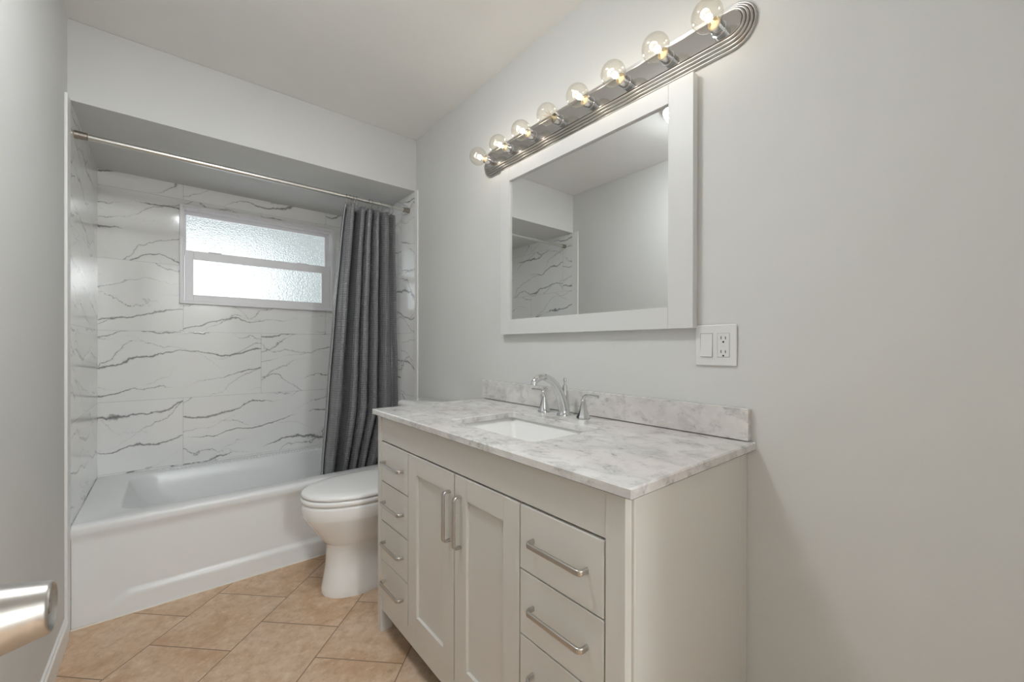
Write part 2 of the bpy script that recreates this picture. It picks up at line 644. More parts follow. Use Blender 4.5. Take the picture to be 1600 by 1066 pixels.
# slab added outside above the window to dim the top of the panes
struct('pane_shade_top', B_(L - 1.0, R + 1.5, B + WT, 4.75, 2.13, 2.23), M['pane_shade'])
struct('pane_shade_right', B_(1.02, 3.6, 6.0, 6.15, -0.1, 4.2), M['pane_shade'])  # slab added outdoors to darken the right side of the panes

# ------------------------------------------------------------------ door standing open beside the camera
door = B_(-0.178, -0.142, -0.36, 0.495, 0.012, 2.18, 0.002)
for z0, z1 in ((0.20, 0.86), (1.02, 1.85)):
    bmt = bmesh.new()
    ring(bmt, -0.30, 0.43, z0, z1, -0.27, 0.40, z0 + 0.03, z1 - 0.03, 0, 1, 0)
    for v_ in bmt.verts:
        x_, y_ = v_.co.x, v_.co.y
        v_.co.x = -0.1425 + (0.004 if y_ > 0.5 else 0.0)
        v_.co.y = x_ + (0.0 if y_ < 0.5 else 0.0)
    join(door, bmt)
door = struct('door_1', door, M['door'])
KY, KZ = 0.440, 0.9635
bm = bmesh.new()
lathe(bm, [(-0.142, 0.033), (-0.137, 0.033), (-0.134, 0.029), (-0.132, 0.013), (-0.122, 0.012), (-0.118, 0.019), (-0.110, 0.0245),
           (-0.100, 0.0245), (-0.088, 0.0228), (-0.074, 0.0195), (-0.0665, 0.0178), (-0.0648, 0.0172), (-0.0643, 0.0163), (-0.0655, 0.0150), (-0.068, 0.011), (-0.0685, 0.0)],
      'x', (0, KY, KZ), 48, True, False)
kn = obj('door_knob', bm, M['nickel'], door, sharp=50)
kn['label'] = 'brushed nickel door knob at the left edge'
bm = bmesh.new()
lathe(bm, [(-0.0688, 0.0045), (-0.0660, 0.0045), (-0.0655, 0.004), (-0.0655, 0.0)], 'x', (0, KY, KZ), 20, True, False)
obj('lock_button', bm, M['darknickel'], kn)

# ------------------------------------------------------------------ bathtub
tub = thing('bathtub', 'white alcove bathtub with a plain apron front below the frosted window', 'bathtub', ((L + R) / 2, (T + B) / 2, 0))
tx0, tx1, ty0, ty1 = TL + 0.001, TR - 0.001, T, B - 0.001
bm = bmesh.new()
K = 8
def zl(pts, z):
    return [Vector((x, y, z)) for x, y in pts]
ix0, ix1, iy0, iy1 = -0.165, 1.075, T + 0.098, B - 0.085
lps = [zl(rrect(tx0, tx1, ty0 + 0.022, ty1, 0.001, K), ZT),
       zl(rrect(ix0 - 0.012, ix1 + 0.012, iy0 - 0.012, iy1 + 0.012, 0.11, K), ZT - 0.001),
       zl(rrect(ix0 - 0.004, ix1 + 0.004, iy0 - 0.004, iy1 + 0.004, 0.11, K), ZT - 0.004),
       zl(rrect(ix0, ix1, iy0, iy1, 0.11, K), ZT - 0.012),
       zl(rrect(ix0 + 0.03, ix1 - 0.008, iy0 + 0.012, iy1 - 0.010, 0.11, K), ZT - 0.08),
       zl(rrect(ix0 + 0.12, ix1 - 0.03, iy0 + 0.035, iy1 - 0.035, 0.12, K), ZT - 0.22),
       zl(rrect(ix0 + 0.19, ix1 - 0.05, iy0 + 0.05, iy1 - 0.05, 0.12, K), ZT - 0.30),
       zl(rrect(ix0 + 0.26, ix1 - 0.10, iy0 + 0.09, iy1 - 0.09, 0.10, K), ZT - 0.335)]
loft(bm, lps, False, True)
obj('basin', bm, M['enamel'], tub, sharp=60)
# apron: profile (offset from T, z); a flared kick strip along the foot with a slanted left end
prof = []
for i in range(7):
    a = PI / 2 * i / 6
    prof.append((0.024 - 0.024 * math.sin(a), ZT - 0.020 + 0.020 * math.cos(a)))
prof += [(0.0, ZT - 0.035), (0.002, ZT - 0.045), (0.010, ZT - 0.062), (0.012, ZT - 0.08)]
zz = ZT - 0.08
while zz > 0.02:
    zz -= 0.010
    prof.append((0.012, max(zz, 0.0)))
prof[-1] = (0.012, 0.0)
bm = bmesh.new()
NX = 150
rows = []
for d, z in prof:
    rw = []
    for i in range(NX + 1):
        x = tx0 + (tx1 - tx0) * i / NX
        dd = d
        if z < 0.25 and x > -0.24:
            top = 0.094 + (0.012 if x < 0.1 else 0.0)
            f = min(1.0, max(0.0, (x + 0.235) / 0.10))
            top = 0.02 + (0.098 - 0.02) * f
            t = min(1.0, max(0.0, (top - z) / 0.012))
            dd = d - 0.012 * t * min(1.0, f * 1.5)
        rw.append(bm.verts.new((x, T + dd, z)))
    rows.append(rw)
for a_, b_ in zip(rows, rows[1:]):
    for i in range(NX):
        bm.faces.new((a_[i], a_[i + 1], b_[i + 1], b_[i]))
obj('apron', bm, M['enamel'], tub, sharp=60)
# row of small ribs moulded along the back ledge
bm = bmesh.new()
x = -0.03
while x < 1.02:
    box(bm, x, x + 0.011, B - 0.066, B - 0.040, ZT - 0.004, ZT + 0.007, 0.003, 1)
    x += 0.0185
box(bm, -0.05, 1.04, B - 0.040, B - 0.034, ZT - 0.004, ZT + 0.003, 0.001, 1)
obj('ribbed_ledge', bm, M['enamel'], tub)
bm = bmesh.new()
sweep(bm, [Vector((tx0, T - 0.001, 0.001)), Vector((tx1, T - 0.001, 0.001))], 0.004, 8)
obj('caulk_line', bm, M['caulk'], tub)

# ------------------------------------------------------------------ toilet
TY = 2.03
toilet = thing('toilet', 'white two-piece toilet standing between the vanity and the bathtub', 'toilet', (0.85, TY, 0))
def egg(xf, xb, w, z, xc=0.74, n=48, sq=0.62):
    pts = []
    for i in range(n):
        a = 2 * PI * i / n
        c_, s_ = math.cos(a), math.sin(a)
        if c_ >= 0:
            x = xc - (xc - xf) * c_ ** 0.94
            y = w * math.copysign(abs(s_) ** 0.96, s_)
        else:
            x = xc + (xb - xc) * abs(c_) ** sq
            y = w * math.copysign(abs(s_) ** sq, s_)
        pts.append(Vector((x, TY + y, z)))
    return pts


bm = bmesh.new()
loft(bm, [egg(0.546, 1.06, 0.118, 0.0), egg(0.543, 1.06, 0.119, 0.008), egg(0.545, 1.06, 0.117, 0.03), egg(0.553, 1.06, 0.109, 0.07), egg(0.562, 1.06, 0.101, 0.13),
          egg(0.566, 1.06, 0.099, 0.19), egg(0.567, 1.06, 0.100, 0.228), egg(0.560, 1.08, 0.108, 0.236), egg(0.548, 1.09, 0.118, 0.249), egg(0.528, 1.11, 0.136, 0.276),
          egg(0.500, 1.12, 0.154, 0.318), egg(0.476, 1.12, 0.172, 0.352), egg(0.466, 1.12, 0.181, 0.372), egg(0.461, 1.12, 0.185, 0.384), egg(0.460, 1.12, 0.186, 0.425),
          egg(0.462, 1.12, 0.185, 0.434), egg(0.468, 1.12, 0.180, 0.438)])
obj('bowl', bm, M['porcelain'], toilet, sharp=60)
bm = bmesh.new()
loft(bm, [egg(0.463, 0.985, 0.183, 0.4405, sq=0.75), egg(0.459, 0.985, 0.187, 0.444, sq=0.75), egg(0.457, 0.985, 0.189, 0.452, sq=0.75), egg(0.459, 0.985, 0.187, 0.461, sq=0.75), egg(0.465, 0.985, 0.182, 0.464, sq=0.75)])
obj('seat', bm, M['seat'], toilet, sharp=60)
bm = bmesh.new()
loft(bm, [egg(0.468, 0.985, 0.180, 0.4665, sq=0.75), egg(0.460, 0.985, 0.187, 0.470, sq=0.75), egg(0.459, 0.985, 0.188, 0.477, sq=0.75), egg(0.463, 0.983, 0.184, 0.484, sq=0.75), egg(0.475, 0.98, 0.173, 0.4885, sq=0.75),
          egg(0.52, 0.96, 0.135, 0.491, sq=0.75), egg(0.60, 0.90, 0.07, 0.4925, sq=0.75)])
obj('lid', bm, M['seat'], toilet, sharp=60)
bm = bmesh.new()
loft(bm, [zl(rrect(1.02, 1.195, TY - 0.18, TY + 0.18, 0.035), 0.4385), zl(rrect(1.008, 1.197, TY - 0.195, TY + 0.195, 0.04), 0.52), zl(rrect(1.004, 1.197, TY - 0.20, TY + 0.20, 0.04), 0.814)])
tank = obj('tank', bm, M['porcelain'], toilet, sharp=60)
bm = bmesh.new()
loft(bm, [zl(rrect(1.000, 1.200, TY - 0.205, TY + 0.205, 0.045), 0.8145), zl(rrect(0.994, 1.202, TY - 0.211, TY + 0.211, 0.05), 0.818), zl(rrect(0.994, 1.202, TY - 0.211, TY + 0.211, 0.05), 0.836),
          zl(rrect(1.000, 1.200, TY - 0.205, TY + 0.205, 0.046), 0.845), zl(rrect(1.012, 1.194, TY - 0.19, TY + 0.19, 0.04), 0.8485)])
obj('tank_lid', bm, M['porcelain'], toilet, sharp=60)
bm = bmesh.new()
lathe(bm, [(1.006, 0.012), (0.996, 0.012), (0.992, 0.008)], 'x', (0, TY + 0.14, 0.755), 16)
sweep(bm, [Vector((0.993, TY + 0.145, 0.755)), Vector((0.990, TY + 0.11, 0.752)), Vector((0.990, TY + 0.07, 0.748))], [0.005, 0.005, 0.006], 10)
obj('flush_lever', bm, M['chrome'], tank)

# ------------------------------------------------------------------ vanity cabinet
XF = 0.657          # front face of doors and drawers
CY0, CY1 = 0.4495, 1.645
van = thing('vanity_cabinet', 'light grey shaker vanity cabinet with two doors between stacks of drawers', 'cabinet', (0.93, (CY0 + CY1) / 2, 0))
bm = bmesh.new()
box(bm, XF, 0.705, 1.609, CY1, 0, 0.876, 0.002)                 # front posts
box(bm, XF, 0.690, CY0 + 0.006, 0.502, 0, 0.876, 0.002)
box(bm, XF + 0.02, 0.690, CY0, CY0 + 0.03, 0, 0.876, 0.003)
box(bm, 1.165, R - 0.002, 1.609, CY1, 0, 0.876, 0.002)          # rear posts
box(bm, 1.165, R - 0.002, CY0, 0.49, 0, 0.876, 0.002)
box(bm, 0.688, 1.17, CY0 + 0.0008, CY0 + 0.018, 0.0, 0.876)     # end panels
box(bm, 0.70, 1.17, CY1 - 0.02, CY1 - 0.003, 0.09, 0.876)
box(bm, XF + 0.003, XF + 0.022, 0.502, 1.609, 0.0915, 0.1465, 0.001)    # bottom rail
box(bm, XF + 0.003, XF + 0.022, 0.502, 1.609, 0.7745, 0.872, 0.001)   # top rail (false front)
obj('frame', bm, M['cabinet'], van)
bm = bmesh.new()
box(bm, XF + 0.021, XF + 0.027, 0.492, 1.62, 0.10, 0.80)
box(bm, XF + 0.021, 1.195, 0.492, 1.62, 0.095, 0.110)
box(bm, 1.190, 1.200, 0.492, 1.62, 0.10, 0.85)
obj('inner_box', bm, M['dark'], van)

def pull(bm, a, b_, face, out, wid=0.0064):
    """bar pull between points a and b_ on the face plane (x = face), standing out towards -x"""
    a, b_ = Vector(a), Vector(b_)
    d = (b_ - a).normalized()
    n_ = Vector((-1, 0, 0))
    r = 0.010
    path = [a + n_ * 0.0]
    path.append(a + n_ * (out - r))
    for i in range(1, 6):
        t = PI / 2 * i / 6
        path.append(a + n_ * (out - r + r * math.sin(t)) + d * (r - r * math.cos(t)))
    path.append(a + n_ * out + d * r)
    path.append(b_ + n_ * out - d * r)
    for i in range(1, 6):
        t = PI / 2 * i / 6
        path.append(b_ + n_ * (out - r + r * math.cos(t)) - d * (r - r * math.sin(t)))
    path.append(b_ + n_ * (out - r))
    path.append(b_)
    s = n_.cross(d)
    hw, ht = wid, 0.0036
    loops = []
    for i, p in enumerate(path):
        t = (path[min(i + 1, len(path) - 1)] - path[max(i - 1, 0)]).normalized()
        w = t.cross(s)
        lp = []
        for px, py in rrect(-hw, hw, -ht, ht, 0.0028, 3):
            lp.append(p + s * px + w * py)
        loops.append(lp)
    return loft(bm, loops)


def door_front(y0, y1, z0, z1):
    bm = bmesh.new()
    w = 0.063
    box(bm, XF, XF + 0.018, y0, y0 + w, z0, z1, 0.0012)
    box(bm, XF, XF + 0.018, y1 - w, y1, z0, z1, 0.0012)
    box(bm, XF + 0.0003, XF + 0.018, y0 + w, y1 - w, z0, z0 + w, 0.0006)
    box(bm, XF + 0.0003, XF + 0.018, y0 + w, y1 - w, z1 - w, z1, 0.0006)
    box(bm, XF + 0.010, XF + 0.016, y0 + w - 0.002, y1 - w + 0.002, z0 + w - 0.002, z1 - w + 0.002)
    return bm


for y0, y1, hy in ((1.0595, 1.3655, 1.083), (0.7595, 1.0555, 1.0235)):
    d = obj('door', door_front(y0, y1, 0.1495, 0.7685), M['cabinet'], van)
    hd = obj('handle', pull(bmesh.new(), (XF, hy, 0.563), (XF, hy, 0.712), XF, 0.024), M['nickel'], d)
ROWS = ((0.1495, 0.2965), (0.3005, 0.4535), (0.4575, 0.6110), (0.6150, 0.7685))
for y0, y1, pc in ((1.3695, 1.6065, 1.487), (0.5055, 0.7555, 0.6275)):
    for z0, z1 in ROWS[::-1]:
        d = obj('drawer', B_(XF, XF + 0.018, y0, y1, z0, z1, 0.0012), M['cabinet'], van)
        zc = (z0 + z1) / 2 + 0.003
        obj('handle', pull(bmesh.new(), (XF, pc - 0.081, zc), (XF, pc + 0.081, zc), XF, 0.024), M['nickel'], d)

# ------------------------------------------------------------------ countertop, backsplash, sink, faucet
CX, CZ, CB = 0.6366, 0.8973, 0.8765
ky0, ky1 = 0.4287, 1.656
SX0, SX1, SY0, SY1 = 0.742, 1.030, 0.806, 1.234
bm = bmesh.new()
outer = rrect(CX, R - 0.001, ky0, ky1, 0.004, 4)
outer2 = rrect(CX + 0.003, R - 0.001, ky0 + 0.003, ky1 - 0.003, 0.004, 4)
inner = rrect(SX0, SX1, SY0, SY1, 0.022, 4)
inner2 = rrect(SX0 - 0.002, SX1 + 0.002, SY0 - 0.002, SY1 + 0.002, 0.023, 4)
loft(bm, [zl(outer, CB + 0.001), zl(outer, CZ - 0.003), zl(outer2, CZ), zl(inner2, CZ), zl(inner, CZ - 0.002), zl(inner, CB), zl(outer, CB)], False, False)
bmesh.ops.remove_doubles(bm, verts=bm.verts[:], dist=0.0002)
tag(obj('countertop', bm, M['marble'], sharp=30), 'pale grey marble countertop with a square sink cutout on the vanity', 'countertop')
bm = B_(R - 0.021, R - 0.001, 0.4405, ky1, CZ + 0.0022, 0.9865, 0.0018)
tag(obj('backsplash', bm, M['marble']), 'low upright marble backsplash strip along the wall behind the faucet', 'backsplash')

sink = thing('sink', 'white rectangular undermount sink set in the marble countertop', 'sink', ((SX0 + SX1) / 2, (SY0 + SY1) / 2, 0.74))
bm = bmesh.new()
def sl(d, z, r):
    return zl(rrect(SX0 - 0.012 + d, SX1 + 0.012 - d, SY0 - 0.012 + d, SY1 + 0.012 - d, r, 5), z)
lps = [sl(-0.02, CB - 0.001, 0.04), sl(0.0, CB - 0.001, 0.016), sl(0.004, CB - 0.006, 0.014),
       zl(rrect(SX0 + 0.030, SX1 - 0.030, SY0 + 0.05, SY1 - 0.05, 0.014, 5), CB - 0.075),
       zl(rrect(SX0 + 0.052, SX1 - 0.052, SY0 + 0.10, SY1 - 0.10, 0.014, 5), CB - 0.118),
       zl(rrect(SX0 + 0.075, SX1 - 0.075, SY0 + 0.14, SY1 - 0.14, 0.03, 5), CB - 0.128)]
out_ = [zl(rrect(SX0 + 0.060, SX1 - 0.060, SY0 + 0.12, SY1 - 0.12, 0.03, 5), CB - 0.142),
        zl(rrect(SX0 + 0.010, SX1 - 0.010, SY0 + 0.02, SY1 - 0.02, 0.03, 5), CB - 0.08),
        sl(-0.02, CB - 0.012, 0.04)]
loft(bm, lps, False, True)
t_ = bmesh.new()
loft(t_, out_ + [lps[0]], True, False)
join(bm, t_)
obj('basin', bm, M['sink'], sink, sharp=40)
bm = bmesh.new()
lathe(bm, [(0, 0.022), (0.002, 0.022), (0.003, 0.018), (0.001, 0.010), (0.001, 0.0)], 'z', ((SX0 + SX1) / 2, (SY0 + SY1) / 2, CB - 0.128), 24, True, False)
obj('drain', bm, M['chrome'], sink)

FY, FX = 1.052, 1.127
fau = thing('faucet', 'chrome arched faucet with two lever handles behind the sink', 'faucet', (FX, FY, CZ))
bm = bmesh.new()
lathe(bm, [(0, 0.026), (0.004, 0.026), (0.007, 0.024), (0.012, 0.0215), (0.02, 0.020)], 'z', (FX, FY, CZ), 32)
path = smooth_path([(FX + 0.002, FY, CZ + 0.01), (FX - 0.006, FY, CZ + 0.045), (FX - 0.026, FY, CZ + 0.088), (FX - 0.058, FY, CZ + 0.126), (FX - 0.098, FY, CZ + 0.146), (FX - 0.130, FY, CZ + 0.143), (FX - 0.147, FY, CZ + 0.132), (FX - 0.152, FY, CZ + 0.119)], 5)
sweep(bm, path, lerp_list([0.021, 0.0195, 0.017, 0.0145, 0.0125, 0.0115, 0.0112, 0.0116], len(path)), 20, up=Vector((0, 1, 0)))
obj('spout', bm, M['chrome'], fau, sharp=50)
bm = bmesh.new()
path = smooth_path([(FX + 0.006, FY, CZ + 0.010), (FX + 0.006, FY - 0.001, CZ + 0.04), (FX + 0.004, FY - 0.003, CZ + 0.075), (FX + 0.002, FY - 0.004, CZ + 0.112)], 4)
sweep(bm, path, lerp_list([0.0195, 0.0165, 0.0125, 0.0085], len(path)), 16, up=Vector((0, 1, 0)))
obj('spout_back', bm, M['chrome'], fau, sharp=50)
bm = bmesh.new()
lathe(bm, [(0.108, 0.0035), (0.124, 0.0035), (0.126, 0.0062), (0.133, 0.0066), (0.138, 0.0052), (0.140, 0.002)], 'z', (FX + 0.002, FY - 0.004, CZ), 16)
obj('lift_rod', bm, M['chrome'], fau)
for hy, sy in ((1.154, 1), (0.956, -1)):
    bm = bmesh.new()
    lathe(bm, [(0, 0.0245), (0.005, 0.0245), (0.009, 0.0225), (0.017, 0.0190), (0.034, 0.0142), (0.050, 0.0104), (0.060, 0.0088), (0.065, 0.0096), (0.069, 0.0078)], 'z', (1.125, hy, CZ), 8 if sy < 0 else 24)
    hb = obj('handle', bm, M['chrome'], fau, sharp=30)
    bm = bmesh.new()
    path = smooth_path([(1.125, hy, CZ + 0.062), (1.125, hy + sy * 0.003, CZ + 0.076), (1.125, hy + sy * 0.016, CZ + 0.0845), (1.125, hy + sy * 0.040, CZ + 0.0845), (1.125, hy + sy * 0.066, CZ + 0.0835)], 5)
    sweep(bm, path, lerp_list([0.0072, 0.0064, 0.0050, 0.0048, 0.0056], len(path)), 12, up=Vector((1, 0, 0)))
    obj('lever', bm, M['chrome'], hb, sharp=50)

# ------------------------------------------------------------------ mirror
MY0, MY1, MZ0, MZ1 = 0.589, 1.502, 1.2077, 1.9619
IY0, IY1, IZ0, IZ1 = 0.6685, 1.4405, 1.2745, 1.9015
MX = R - 0.030
mir = thing('mirror', 'rectangular wall mirror in a plain white wood frame above the vanity', 'mirror', (R, (MY0 + MY1) / 2, MZ0))
for y0, y1, nm in ((MY0, IY0, 'stile'), (IY1, MY1, 'stile')):
    obj(nm, B_(MX, R - 0.001, y0, y1, MZ0, MZ1, 0.002), M['mirrorframe'], mir)
for z0, z1 in ((MZ0, IZ0), (IZ1, MZ1)):
    obj('rail', B_(MX + 0.0004, R - 0.001, IY0, IY1, z0, z1, 0.0015), M['mirrorframe'], mir)
obj('mirror_glass', B_(R - 0.020, R - 0.014, IY0 - 0.004, IY1 + 0.004, IZ0 - 0.004, IZ1 + 0.004), M['mirror'], mir)

# ------------------------------------------------------------------ vanity light bar and bulbs
BYC, BZC, BHL, BHW = 1.046, 2.0415, 0.618, 0.0635
def stadium(off, x, n=14):
    r = BHW - off
    s_ = BHL - BHW
    pts = []
    for i in range(n + 1):
        a = -PI / 2 + PI * i / n
        pts.append(Vector((x, BYC + s_ + r * math.cos(a), BZC + r * math.sin(a))))
    for i in range(n + 1):
        a = PI / 2 + PI * i / n
        pts.append(Vector((x, BYC - s_ + r * math.cos(a), BZC + r * math.sin(a))))
    return pts


bar = thing('vanity_light', 'long chrome vanity light bar with stepped rounded edges above the mirror', 'light fixture', (R, BYC, BZC))
bm = bmesh.new()
steps = [(0.0, 0.001)]
for k in range(4):
    d0, h0 = 0.0076 * k, 0.006 + 0.0062 * k
    steps += [(d0, h0), (d0 + 0.0012, h0 + 0.0018), (d0 + 0.0030, h0 + 0.0026), (d0 + 0.0050, h0 + 0.0018), (d0 + 0.0062, h0), (d0 + 0.0066, h0 - 0.0015)]
loft(bm, [stadium(d, R - x_) for d, x_ in steps], True, False)
loft(bm, [stadium(steps[-1][0], R - steps[-1][1]), stadium(0.0305, R - 0.026)], False, False)
obj('ribbed_trim', bm, M['nickel'], bar, sharp=50)
bm = bmesh.new()
loft(bm, [stadium(0.0300, R - 0.018), stadium(0.0300, R - 0.0268), stadium(0.0310, R - 0.0278)], True, True)
obj('backplate', bm, M['plate'], bar)
BULB_Y = [1.584 - 0.1524 * i for i in range(8)]
for y in BULB_Y:
    bm = bmesh.new()
    lathe(bm, [(-0.0275, 0.0215), (-0.0295, 0.0215), (-0.0300, 0.0185), (-0.0420, 0.0185), (-0.0425, 0.0178), (-0.0430, 0.0185), (-0.0600, 0.0185), (-0.0615, 0.0178), (-0.0605, 0.0165), (-0.0420, 0.0160)], 'x', (R, y, BZC), 28, True, False)
    so = obj('socket', bm, M['chrome'], bar, sharp=40)
    bm = bmesh.new()
    lathe(bm, [(-0.0420, 0.0162), (-0.0425, 0.0162), (-0.0425, 0.0)], 'x', (R, y, BZC), 24, False, False)
    obj('socket_liner', bm, M['ceramic'], so)

ORD = ['first', 'second', 'third', 'fourth', 'fifth', 'sixth', 'seventh', 'eighth']
def make_bulb(y, lit):
    b_ = thing('light_bulb', '-', 'light bulb', (R - 0.044, y, BZC), 'globe bulbs on the vanity light bar')
    bm = bmesh.new()
    pr = [(0.001, 0.0125), (-0.012, 0.0128), (-0.018, 0.0150)]
    rc, cx = 0.0400, -0.0560
    for i in range(3, 25):
        a = PI * i / 24
        pr.append((cx + rc * math.cos(a), rc * math.sin(a)))
    lathe(bm, pr, 'x', (R - 0.044, y, BZC), 32, False, False)
    obj('glass_globe', bm, M['bulb'], b_, sharp=180)
    bm = bmesh.new()
    lathe(bm, [(0.001, 0.0120), (-0.004, 0.0125), (-0.010, 0.0115), (-0.016, 0.006), (-0.030, 0.0035), (-0.034, 0.003)], 'x', (R - 0.044, y, BZC), 20)
    obj('stem', bm, M['ceramic'], b_, sharp=60)
    bm = bmesh.new()
    if lit:
        lathe(bm, [(-0.036 - 0.011 + 0.011 * math.cos(PI * i / 12), 0.0095 * math.sin(PI * i / 12)) for i in range(13)], 'x', (R - 0.044, y, BZC), 20, False, False)
        obj('filament', bm, M['filament'], b_, sharp=180)
    else:
        for k in range(6):
            a = 2 * PI * k / 6
            p0 = Vector((R - 0.044 - 0.034, y + 0.004 * math.cos(a), BZC + 0.004 * math.sin(a)))
            sweep(bm, [p0, p0 + Vector((-0.026, 0.010 * math.cos(a), 0.010 * math.sin(a)))], 0.0008, 6)
        obj('filament', bm, M['filament_off'], b_)
    return b_


lit0 = make_bulb(BULB_Y[0], True)
for i, y in enumerate(BULB_Y):
    if i == 3:
        bl = make_bulb(y, False)
        bl['label'] = 'unlit amber-looking globe bulb, fourth from the window end of the light bar'
        continue
    bl = lit0 if i == 0 else copy_tree(lit0)
    bl.location = (R - 0.044, y, BZC)
    bl['label'] = 'lit clear globe bulb, %s from the window end of the light bar' % ORD[i]

# ------------------------------------------------------------------ switch plate
sw = thing('wall_plate', 'white double wall plate with rocker switch and outlet right of mirror', 'light switch', (R, 0.5345, 1.157))
PY0, PY1, PZ0, PZ1 = 0.4765, 0.5925, 1.0985, 1.2160
bm = bmesh.new()
box(bm, R - 0.0065, R - 0.0005, PY0, PY1, PZ0, PZ1, 0.0028, 3)
pl = obj('plate', bm, M['plastic'], sw, sharp=45)
bm = bmesh.new()
loops = []
rk0, rk1, rz0, rz1 = 0.5425, 0.5760, 1.1240, 1.1905
ring_ = ((rz0, 0.0062), (rz0, 0.0105), ((rz0 + rz1) / 2, 0.0078), (rz1, 0.0068), (rz1, 0.0062))
for y in (rk0, rk1):
    loops.append([Vector((R - d, y, z)) for z, d in ring_])
loft(bm, loops)
obj('rocker_switch', bm, M['plastic'], sw, sharp=10)
bm = bmesh.new()
ring(bm, 0.5410, 0.5775, 1.1225, 1.1920, rk0, rk1, rz0, rz1, 0, 1, 0)
for v_ in bm.verts:
    v_.co = Vector((R - 0.0067 + 0.0006 * v_.co.y, v_.co.x, v_.co.z))
obj('switch_gap', bm, simple('grey_gap', (0.36, 0.36, 0.36), 0.6), sw)
bm = bmesh.new()
box(bm, R - 0.0082, R - 0.006, 0.4955, 0.5275, 1.1240, 1.1905, 0.001)
oc = obj('outlet', bm, M['plastic'], sw)
for zc in (1.1775, 1.1385):
    bm = bmesh.new()
    box(bm, R - 0.0084, R - 0.0070, 0.5165, 0.5185, zc - 0.0035, zc + 0.005)
    obj('outlet_slot', bm, M['slot'], oc)
    bm = bmesh.new()
    box(bm, R - 0.0084, R - 0.0070, 0.5045, 0.5065, zc - 0.0035, zc + 0.004)
    obj('outlet_slot', bm, M['slot'], oc)
    bm = bmesh.new()
    lathe(bm, [(-0.0070, 0.0026), (-0.0085, 0.0026)], 'x', (R, 0.5112, zc - 0.011), 14)
    obj('ground_hole', bm, M['slot'], oc)
bm = bmesh.new()
ring(bm, 0.4945, 0.5285, 1.1230, 1.1915, 0.4955, 0.5275, 1.1240, 1.1905, 0, 1, 0)
for v_ in bm.verts:
    v_.co = Vector((R - 0.0067 + 0.0006 * v_.co.y, v_.co.x, v_.co.z))
obj('outlet_gap', bm, bpy.data.materials['grey_gap'], oc)
bm = bmesh.new()
box(bm, R - 0.0095, R - 0.0080, 0.5070, 0.5155, 1.1570, 1.1592, 0.0004, 1)
box(bm, R - 0.0095, R - 0.0080, 0.5070, 0.5155, 1.1545, 1.1562, 0.0004, 1)
obj('test_button', bm, M['plastic'], oc)

# ------------------------------------------------------------------ shower rod, hooks, curtain
RY, RZ = 2.4956, 2.0365
rod = thing('shower_rod', 'satin nickel tension shower rod spanning the tub recess', 'shower rod', ((L + R) / 2, RY, RZ))
bm = bmesh.new()
lathe(bm, [(TL + 0.012, 0.0125), (0.745, 0.0125), (0.746, 0.0108), (TR - 0.012, 0.0108)], 'x', (0, RY, RZ), 24)
obj('tube', bm, M['rod'], rod, sharp=40)
for xa, s_ in ((TL, 1), (TR, -1)):
    bm = bmesh.new()
    lathe(bm, [(xa + s_ * 0.0005, 0.0165), (xa + s_ * 0.012, 0.0170), (xa + s_ * 0.014, 0.0155), (xa + s_ * 0.016, 0.0162), (xa + s_ * 0.040, 0.0155), (xa + s_ * 0.042, 0.0135)], 'x', (0, RY, RZ), 24)
    ec = obj('end_cap', bm, M['darknickel'], rod, sharp=40)
    ec['label'] = 'brownish metal end cap'

CTOP, CBOT = 1.992, 0.34
NU, NV = 340, 70
def warp(u_):
    return u_ ** 0.92
def fold(u_, t):
    """t: 0 top, 1 bottom -> (x, y)"""
    xl = 0.796 + (0.700 - 0.796) * t ** 0.8
    xr = 1.104 + 0.062 * min(1.0, t * 1.3) - 0.125 * max(0.0, (t - 0.74) / 0.26)
    nf = 6.0
    w_ = u_ + 0.026 * math.sin(2 * PI * 1.7 * u_ + 0.8) + 0.012 * math.sin(2 * PI * 3.1 * u_) + 0.016 * (t - 0.4) * math.sin(11 * u_ + 0.6)
    ph = 2 * PI * nf * w_ * (1.10 - 0.10 * u_) + 0.9
    flat = 1.0 - 0.90 * max(0.0, (u_ - 0.76) / 0.24) ** 0.6
    amp = (0.050 + 0.016 * min(1.0, 2.0 * t)) * flat * (0.88 + 0.24 * math.sin(9.0 * u_ + 1.5 * t))
    c_ = math.cos(ph)
    wave = -(c_ if c_ < 0 else c_ ** 0.8)
    k_ = (xr - xl) / 0.36
    x = xl + (xr - xl) * u_ + flat * k_ * (0.0035 * math.sin(2 * ph) + 0.0065 * math.sin(ph))
    y0 = RY + 0.002 + (0.100) * t ** 0.9
    y = y0 + amp * wave + 0.003 * math.sin(37 * u_ + 5 * t) + 0.003 * math.sin(23 * t + 11 * u_)
    return x, y


bm = bmesh.new()
grid = []
for j in range(NV + 1):
    t = j / NV
    rw = []
    for i in range(NU + 1):
        u_ = i / NU
        x, y = fold(u_, t)
        sag = 0.0
        z = CTOP + (CBOT - CTOP) * t - 0.009 * abs(math.sin(PI * 8.5 * u_ + 0.3)) * (1 - t) ** 6
        rw.append(bm.verts.new((x, y, z)))
    grid.append(rw)
for j in range(NV):
    for i in range(NU):
        bm.faces.new((grid[j][i], grid[j][i + 1], grid[j + 1][i + 1], grid[j + 1][i]))
cur = thing('shower_curtain', 'dark grey waffle-weave shower curtain drawn to the right of the tub', 'shower curtain', (0.95, RY, CTOP))
cl = obj('cloth', bm, M['curtain'], cur, sharp=180, recalc=False)
lay = cl.data.uv_layers.new(name='UVMap')
ul = [0.0]
for i in range(NU):
    a_, b2 = fold(i / NU, 0.5), fold((i + 1) / NU, 0.5)
    ul.append(ul[-1] + math.hypot(a_[0] - b2[0], a_[1] - b2[1]))
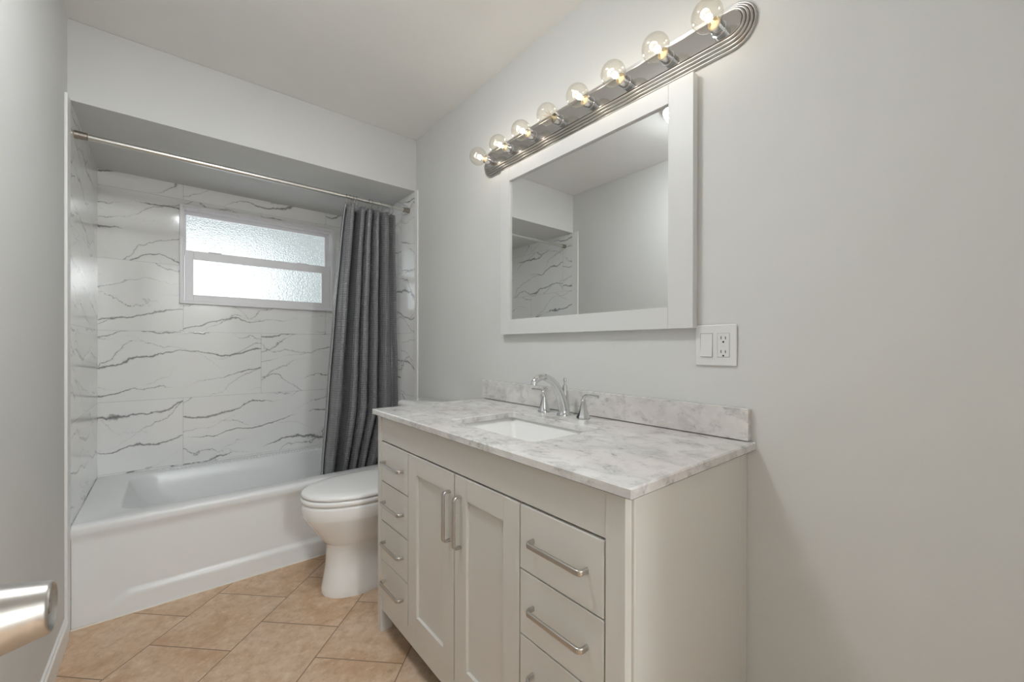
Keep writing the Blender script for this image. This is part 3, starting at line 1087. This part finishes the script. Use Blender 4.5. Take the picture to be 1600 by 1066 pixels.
for lp in cl.data.loops:
    vi = lp.vertex_index
    j, i = divmod(vi, NU + 1)
    lay.data[lp.index].uv = (ul[i], (CTOP - CBOT) * j / NV)
md = cl.modifiers.new('thickness', 'SOLIDIFY')
md.thickness = 0.0016
md.offset = 0
# hem along the left edge, pale stitching
bm = bmesh.new()
path = [Vector((fold(0, k / 40)[0] - 0.002, fold(0, k / 40)[1] - 0.001, CTOP + (CBOT - CTOP) * k / 40)) for k in range(41)]
sweep(bm, path, 0.0022, 8, up=Vector((0, 1, 0)))
hem = obj('edge_stitching', bm, simple('pale_stitching', (0.55, 0.55, 0.57), 0.6), cur, sharp=180)
hem['label'] = 'pale stitched side hem'

HX = [0.8065, 0.8287, 0.8475, 0.8664, 0.944, 0.9599, 1.0084, 1.0792]
def make_hook(x, sw_):
    h_ = tag(obj('curtain_hook', bmesh.new(), M['chrome']), '-', 'curtain hook', 'wire hooks holding the shower curtain')
    return h_


bm = bmesh.new()
pth = []
for i in range(28):
    a = 2 * PI * i / 28
    pth.append(Vector((0.004 * math.sin(2 * a), 0.0165 * math.sin(a), -0.017 + 0.0315 * math.cos(a) + (0.0 if math.cos(a) > 0 else 0.0))))
sweep(bm, pth, 0.0014, 8, closed=True, up=Vector((1, 0, 0)))
hook0 = obj('curtain_hook', bm, M['darknickel'], sharp=180)
for i, x in enumerate(HX):
    hk = hook0 if i == 0 else hook0.copy()
    if i:
        C.objects.link(hk)
    hk.location = (x, RY, RZ)
    hk.rotation_euler = (0, 0, random.uniform(-0.5, 0.5))
    tag(hk, 'thin wire curtain hook, %s from the left on the shower rod' % ORD[i], 'curtain hook', 'wire hooks holding the shower curtain')

# ------------------------------------------------------------------ ceiling fittings
def flush_light(x, y, label, mat, rad=0.15):
    r_ = thing('ceiling_light', label, 'ceiling light', (x, y, ZC))
    bm = bmesh.new()
    lathe(bm, [(-0.001, rad), (-0.014, rad), (-0.018, rad - 0.004)], 'z', (x, y, ZC), 40)
    obj('base_ring', bm, M['trim'], r_, sharp=40)
    bm = bmesh.new()
    lathe(bm, [(-0.016, rad - 0.008)] + [(-0.018 - 0.055 * math.sin(PI / 2 * i / 10), (rad - 0.008) * math.cos(PI / 2 * i / 10)) for i in range(1, 11)], 'z', (x, y, ZC), 40, True, False)
    obj('dome', bm, mat, r_, sharp=60)


flush_light(0.198, 1.10, 'round white ceiling light, its edge reflected in the mirror top right corner', M['lamp_dome'])

PX, PY, PZ = 0.50, -2.45, 2.17  # unseen lamp added in the hall to brighten the tub recess
hp = thing('hall_fill_lamp', 'added unseen opal globe fill light in the hallway behind the camera', 'fill light', (PX, PY, ZC))
bm = bmesh.new()
lathe(bm, [(ZC - 0.001, 0.05), (ZC - 0.02, 0.05), (ZC - 0.024, 0.006), (PZ + 0.18, 0.006)], 'z', (PX, PY, 0), 20)
obj('stem', bm, M['nickel'], hp)
bm = bmesh.new()
lathe(bm, [(PZ + 0.18 * math.cos(PI * i / 20), 0.18 * math.sin(PI * i / 20)) for i in range(21)], 'z', (PX, PY, 0), 36, False, False)
obj('globe', bm, glow('hall_fill_glow', (0.93, 0.975, 1.0), HALL_FILL), hp, sharp=180)
